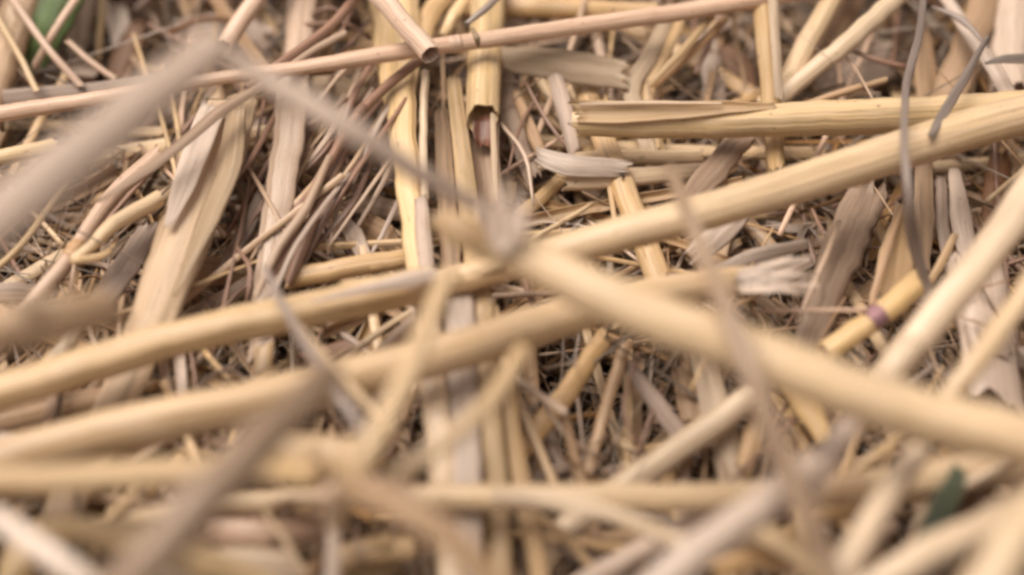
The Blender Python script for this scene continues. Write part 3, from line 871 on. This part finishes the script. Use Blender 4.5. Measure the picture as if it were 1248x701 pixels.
# fat straws across the middle
l1 = stem("fat beige straw from the left border with a split whitish end", [(-60, 500, 7), (60, 459, 9), (180, 422, 10), (300, 393, 11), (400, 372, 11), (526, 346, 11)], [42, 43, 43, 43, 42, 42], 'beige', ends=('torn', 'torn'), flat=0.85, k=0.6, lumps=0.05)
piece(l1, "split_wall", 'white_leaf', [(380, 368, 15), (455, 350, 16), (500, 341, 16), (534, 334, 14.5)], [4, 13, 20, 18], arc=1.3, crumple=0.3, jag=1.6)
stem("short beige straw between the fat straw's end and the blurred frayed tip", [(532, 348, 8), (575, 336, 9), (640, 322, 8)], [34, 35, 34], 'beige')
l2 = stem("fat golden straw from the left border rising past centre", [(-70, 592, 10), (60, 545, 12), (180, 516, 13), (300, 490, 14), (420, 462, 14), (520, 437, 14), (620, 406, 13), (740, 372, 12), (850, 348, 11), (935, 340, 10)], [56, 54, 52, 50, 48, 47, 46, 44, 38, 30], 'gold', ends=('torn', 'torn'), flat=0.92, k=0.5, lumps=0.05, nodes=())
for q in range(13):
    fr = random.Random(950 + q)
    t = q / 12
    sx, sy = 905 + fr.uniform(-10, 12), 333 + 20 * t
    ex, ey = 985 + fr.uniform(-22, 18), 308 + 52 * t + fr.uniform(-6, 6)
    piece(l2, "frayed_end", 'white_leaf', [(sx, sy, 12.5), ((sx + ex) / 2, (sy + ey) / 2 + fr.uniform(-3, 3), 13.5), (ex, ey, 12.5 + fr.uniform(-2, 2))],
          [9, 7, 2.5], arc=0.6, crumple=0.9, jag=2.5, edge=0.1, twist=fr.uniform(-60, 60), cols=7)
h1 = stem("long level straw near the bottom with a dull joint", [(60, 655, 2), (200, 625, 3), (330, 610, 4), (480, 606, 6), (600, 606, 7), (720, 606, 8), (860, 606, 8), (980, 600, 8), (1100, 588, 8), (1265, 560, 7)], [20, 22, 24, 28, 32, 33, 35, 36, 40, 44], 'beige', nodes=((0.655, 'tan', 1.3, 1.1),), k=0.8, flat=0.9)
leaf("dark slanted flap on the level straw's left part", [(360, 612, 9), (338, 622, 9), (322, 634, 6)], [8, 12, 6], 'brown_leaf', arc=1.2)
stem("thick olive straw blurred at the left border", [(-60, 414, 46), (20, 400, 49), (80, 388, 49), (140, 374, 47)], [60, 58, 56, 46], 'tan', ends=('torn', 'torn'))
stem("small pale straw end below the thick olive straw", [(58, 446, 2), (84, 420, 4), (98, 396, 2)], [16, 18, 14], 'pale', sides=12)
stem("blurred pale tan straw under the fat golden straw at the left border", [(-60, 590, 30), (60, 584, 31), (180, 578, 31), (300, 572, 30), (390, 580, 28)], [36, 36, 36, 34, 30], 'beige', k=0.6)
stem("blurred tan straw between the fat golden straw and the level straw", [(290, 565, 18), (360, 556, 20), (440, 560, 20)], [44, 50, 44], 'gold', flat=0.7)
leaf("pale greenish blurred straw in the lower left corner", [(40, 645, 14), (140, 652, 18), (230, 678, 18), (330, 720, 14)], [26, 40, 42, 34], 'yellow_leaf', arc=1.8)
stem("whitish blurred straw crossing the lower left corner", [(-30, 618, 34), (30, 655, 36), (80, 690, 36), (120, 722, 34)], [26, 26, 27, 27], 'white')
stem("thick short log of straw at the bottom left of centre", [(408, 684, -2), (450, 672, -1), (500, 668, -2)], [30, 32, 30], 'beige', nodes=((0.2, 'tan', 0.4, 1.08),), flat=0.9)
leaf("yellow chip under the short straw log", [(425, 700, -4), (460, 694, -4), (490, 690, -5)], [18, 22, 16], 'yellow_leaf', arc=1.2)
leaf("whitish upright strip at the bottom beside the short straw log", [(404, 590, 10), (406, 650, 10), (404, 720, 8)], [16, 18, 18], 'white_leaf', name="straw_strip", cat="straw strip", arc=1.2)
stem("pale straw lying low at the bottom under the dark blurred stalk", [(250, 640, 0), (320, 655, 0), (400, 640, -2)], [36, 42, 30], 'pink', flat=0.7)
stem("beige straw at the bottom border under the greenish straw", [(180, 715, 4), (270, 690, 4), (350, 690, 2)], [34, 40, 36], 'pale', flat=0.8)
stem("thin beige straw at the bottom crossing the low pale straw", [(322, 622, 7), (345, 655, 8), (372, 700, 6)], [7, 9, 8], 'beige', sides=10)
stem("short thin straw between the level straw and the blurred pale tan straw", [(182, 585, 6), (160, 605, 6), (130, 635, 4)], [12, 12, 10], 'beige', sides=10)
stem("broad sheath foot leaning into the lower left corner", [(30, 660, 2), (20, 690, 2), (5, 740, 0)], [34, 36, 36], 'yellow', flat=0.7)

# lower right
stem("blurred pale straw curling over the level straw's middle", [(600, 604, 18), (680, 612, 20), (760, 632, 20), (850, 672, 18)], [14, 18, 20, 18], 'pale', sides=12)
stem("mauve straw at the bottom right of the upright bundle", [(680, 730, 0), (770, 676, 2), (872, 622, 2)], [24, 24, 22], 'mauve', flat=0.7)
leaf("looped pale leaf on the slanting cut straw's foot", [(640, 620, -2), (690, 655, -1), (720, 690, -2)], [10, 13, 10], 'beige_leaf', arc=1.4)
stem("short olive straw right of the slanting cut straw's foot", [(700, 662, -7), (755, 660, -7), (800, 665, -8)], [22, 24, 20], 'tan', flat=0.8)
stem("blurred mauve white straw leaning to the lower right of the level straw", [(985, 572, 26), (930, 615, 28), (860, 665, 28), (790, 725, 26)], [38, 42, 44, 42], 'mauve', flat=0.8)
stem("blurred mauve straw standing up under the thick blurred straw", [(1052, 498, 20), (1020, 540, 22), (985, 592, 24)], [24, 28, 32], 'mauve', flat=0.8)
stem("blurred pale straw standing right of the blurred mauve straw", [(1120, 552, 20), (1085, 600, 22), (1030, 690, 22), (1010, 730, 20)], [28, 31, 34, 34], 'pale')
stem("thin olive straw leaning under the thick blurred straw", [(1100, 530, 8), (1060, 560, 8), (1020, 590, 6)], [12, 12, 10], 'beige', sides=10)
stem("tan straw lying under the level straw at the right", [(1000, 625, -2), (1080, 600, -2), (1200, 590, -3)], [30, 34, 34], 'gold', flat=0.8)
leaf("dark teal green leaf in the lower right corner", [(1176, 572, 10), (1152, 615, 13), (1122, 662, 10)], [26, 34, 20], 'teal_leaf', name="grass_blade", cat="grass blade", arc=0.6)
leaf("pale edge strip beside the dark teal green leaf", [(1140, 600, 6), (1122, 635, 6), (1108, 680, 3)], [12, 14, 11], 'pale_leaf', name="straw_strip", cat="straw strip", arc=1.3)
leaf("rust leaf scrap right of the dark teal green leaf", [(1212, 585, 2), (1190, 605, 2), (1165, 640, 0)], [18, 22, 16], 'brown_leaf', arc=1.2)
stem("thin pale straw along the teal green leaf's upper side", [(1240, 560, 10), (1200, 578, 11), (1170, 596, 9)], [10, 11, 9], 'pale', sides=10)
stem("thick blurred pale straw in the lower right corner", [(1290, 588, 22), (1200, 640, 23), (1120, 680, 23), (1040, 732, 20)], [36, 38, 40, 38], 'pale')
stem("thickest blurred straw at the very lower right corner", [(1300, 590, 38), (1250, 640, 40), (1195, 725, 38)], [52, 54, 54], 'beige')
leaf("yellow chip at the bottom left of the blurred thin stalk", [(870, 700, 6), (920, 680, 8), (965, 690, 6)], [26, 32, 26], 'gold_leaf', arc=1.4)
stem("blurred beige straw along the bottom right of the blurred thin stalk", [(880, 640, 12), (940, 655, 12), (1000, 700, 10)], [22, 28, 26], 'beige', flat=0.7)
stem("grey mauve straw low under the blurred pale straw", [(1090, 640, -4), (1060, 670, -4), (1020, 720, -6)], [14, 16, 16], 'weather', sides=12)

# right border straws, blurred
stem("blurred pale straw slanting in from the right border", [(1290, 185, 22), (1235, 265, 24), (1170, 350, 23), (1092, 447, 18), (1062, 486, 14)], [44, 42, 40, 38, 36], 'pale', ends=('torn', 'torn'))
stem("thinner blurred straw slanting in below the blurred border straw", [(1280, 305, 24), (1235, 380, 25), (1190, 440, 25), (1150, 492, 22)], [26, 26, 27, 24], 'beige')

# nearest the lens: strongly blurred
n1 = stem("thick blurred straw with a frayed tip crossing to the right border", [(604, 292, 38), (700, 345, 39), (800, 388, 39), (900, 425, 38), (1000, 464, 37), (1120, 505, 35), (1290, 552, 32)], [50, 57, 60, 62, 64, 66, 66], 'beige', ends=('torn', 'torn'), flat=0.95, k=0.8, nodes=((0.66, 'pink', 0.9, 1.05),))
for q in range(15):
    fr = random.Random(900 + q)
    t = q / 14
    ex, ey = 574 + 80 * t + fr.uniform(-8, 8), 250 - 26 * math.sin(t * 3.1) + fr.uniform(-14, 14)
    sx, sy = 602 + 24 * t, 300 + 4 * t
    piece(n1, "frayed_end", 'white_leaf', [(sx, sy, 42), ((sx * 0.45 + ex * 0.55) + fr.uniform(-4, 4), (sy + ey) / 2, 44.5 + fr.uniform(-2, 2)), (ex, ey, 45 + fr.uniform(-3, 3))],
          [9, 7, 2.5], arc=0.5, crumple=0.9, jag=2.5, edge=0.1, twist=fr.uniform(-60, 60), cols=7)
stem("blurred thin brown stalk hanging across the thick blurred straw", [(818, 205, 33), (842, 270, 40), (880, 360, 45), (918, 460, 44), (955, 560, 39), (985, 630, 35), (1030, 730, 28)], [15, 19, 22, 26, 28, 28, 26], 'drab', name="dark_stalk", cat="stalk", ends=('closed', 'torn'), sides=12)
leaf("blurred golden leaf scrap just left of the frayed tip", [(528, 262, 38), (560, 280, 40), (606, 304, 37)], [26, 40, 36], 'beige_leaf', arc=1.0)
leaf("broad grey leaf blurred close to the lens, upper left", [(-90, 328, 66), (0, 258, 70), (90, 186, 73), (180, 112, 75), (268, 42, 75)], [64, 68, 68, 64, 48], 'dust_leaf', arc=1.3, fold=0.1, k=0.2, jag=0.6)
leaf("thin grey blade blurred close to the lens beside the broad grey leaf", [(252, 50, 71), (330, 100, 66), (430, 158, 61), (500, 203, 54), (562, 240, 46), (592, 256, 42)], [24, 29, 30, 27, 20, 12], 'white_leaf', arc=1.2)
stem("blurred dark grey stalk rising from the lower left", [(120, 750, 46), (200, 660, 50), (265, 590, 51), (330, 525, 50), (402, 456, 45)], [58, 60, 58, 50, 36], 'stalk', name="dark_stalk", cat="stalk", sides=14)
stem("dark thin stalk crossing both fat straws at left", [(322, 325, 20), (348, 378, 22), (385, 440, 25), (425, 500, 26), (455, 545, 24)], [8, 11, 14, 16, 14], 'slate', name="dark_stalk", cat="stalk", sides=12, ends=('closed', 'closed'))
stem("thin beige straw touching the dark thin stalk", [(362, 395, 20), (400, 440, 21), (440, 485, 21), (480, 530, 20)], [9, 10, 11, 10], 'beige', sides=10)
stem("blurred tan straw slanting over the fat golden straw", [(548, 330, 38), (515, 410, 42), (480, 490, 43), (430, 585, 40), (406, 640, 26)], [20, 24, 28, 28, 24], 'beige', flat=0.8)
stem("blurred olive straw slanting from centre to the level straw", [(638, 425, 32), (608, 475, 35), (560, 525, 36), (470, 588, 34)], [19, 21, 22, 20], 'beige', flat=0.8)
leaf("blurred tan leaf sweeping to the bottom border left of centre", [(405, 588, 40), (470, 612, 44), (540, 650, 44), (620, 730, 40)], [22, 34, 38, 34], 'tan_leaf', arc=1.4)
stem("blurred pinkish straw end between the slanting blurred straws", [(392, 604, 26), (440, 594, 28), (500, 600, 26)], [24, 26, 20], 'pink', flat=0.8)

for (a, b, c, w_, m_, lab) in (
        ((470, 118, 3), (410, 190, 3), (352, 300, 1), 7, 'twig', "slim brown stalk in the tangle nearest the dark stalk"),
        ((440, 175, 2), (415, 240, 2), (400, 310, 0), 6, 'weather', "slim beige stalk standing in the tangle left of the yellow uprights"),
        ((425, 120, 4), (380, 150, 4), (330, 170, 2), 6, 'twig', "slim brown stalk lying nearly level across the weathered upright straw"),
        ((300, 200, 3), (330, 250, 4), (372, 330, 2), 6, 'weather', "slim stalk crossing the weathered upright straw from upper left"),
        ((288, 300, 3), (305, 330, 5), (300, 372, 3), 6, 'twig', "short bent brown stalk above the fat left straw"),
        ((460, 60, 5), (420, 85, 6), (385, 130, 4), 7, 'weather', "slim stalk dropping from the long pinkish straw into the tangle"),
        ((640, 100, 3), (668, 150, 2), (700, 190, 0), 5, 'twig', "slim brown stalk under the olive tan leaf"),
        ((610, 150, 3), (640, 190, 4), (650, 250, 2), 6, 'weather', "slim stalk leaning in the shade right of the split upright straw"),
        ((655, 115, 2), (632, 160, 3), (618, 215, 1), 5, 'twig', "crossing slim brown stalk right of the split upright straw"),
        ((990, 255, -2), (1010, 290, 0), (1050, 300, -3), 6, 'twig', "slim brown stalk bent over the dark hole"),
        ((650, 470, -3), (690, 530, -2), (740, 560, -6), 6, 'weather', "slim stalk bent low in the dark hollow"),
        ((780, 430, -2), (760, 500, -2), (790, 560, -6), 5, 'twig', "slim brown stalk curving through the dark hollow"),
        ((250, 480, 2), (300, 470, 3), (350, 440, 1), 8, 'beige', "slim pale stalk in the gap above the fat golden straw"),
        ((230, 480, 0), (280, 450, 1), (330, 500, 0), 6, 'weather', "slim stalk arched in the gap above the fat golden straw")):
    stem(lab, [a, b, c], [w_ * 0.7, w_, w_ * 0.6], m_, name="thin_stalk", cat="stalk", sides=8, ends=('closed', 'closed'), k=2)

rng = random.Random(77)
for i in range(34):
    t = rng.random()
    u0, v0 = 470 + rng.gauss(0, 45), 60 + t * 130 + rng.gauss(0, 20)
    sl = rng.gauss(1.55, 0.35)
    ln = rng.uniform(110, 230)
    dx, dy = -ln / math.hypot(1, sl), ln * sl / math.hypot(1, sl)
    h = rng.uniform(-3, 6)
    w_ = rng.uniform(4, 8.5)
    m_ = rng.choice(('twig', 'twig', 'weather', 'tan', 'grey'))
    stem("slim brown stalk in the sloping bundle below the pinkish joint",
         [(u0, v0, h), (u0 + dx * 0.5 + rng.gauss(0, 5), v0 + dy * 0.5, h + 1), (u0 + dx, v0 + dy, h - 2)],
         [w_ * 0.8, w_, w_ * 0.7], m_, name="thin_stalk", cat="stalk", sides=10, flat=0.7, ends=('closed', 'closed'), group="slim stalks in the sloping bundle", k=1.5)

rng = random.Random(78)
for i in range(46):      # long thin straws lying over the litter everywhere
    u0, v0 = rng.uniform(-30, 1280), rng.choice((rng.uniform(-20, 330), rng.uniform(300, 720)))
    a = rng.gauss(1.2, 0.75)
    ln = rng.uniform(150, 330)
    dx, dy = math.cos(a) * ln, -math.sin(a) * ln
    h = rng.uniform(-7, 2)
    w_ = rng.uniform(3.5, 7)
    if 600 < u0 + dx * 0.5 < 960 and 400 < v0 + dy * 0.5 < 700:
        continue
    stem("long slim straw lying loose over the litter", [(u0, v0, h), (u0 + dx * 0.5 + rng.gauss(0, 7), v0 + dy * 0.5, h + 1.5), (u0 + dx, v0 + dy, h - 1)],
         [w_, w_, w_ * 0.7], rng.choice(('weather', 'tan', 'beige', 'pink', 'twig', 'gold')), name="thin_straw", cat="straw", sides=10, flat=0.75, ends=('closed', 'closed'), group="long slim straws over the litter", k=1.2)
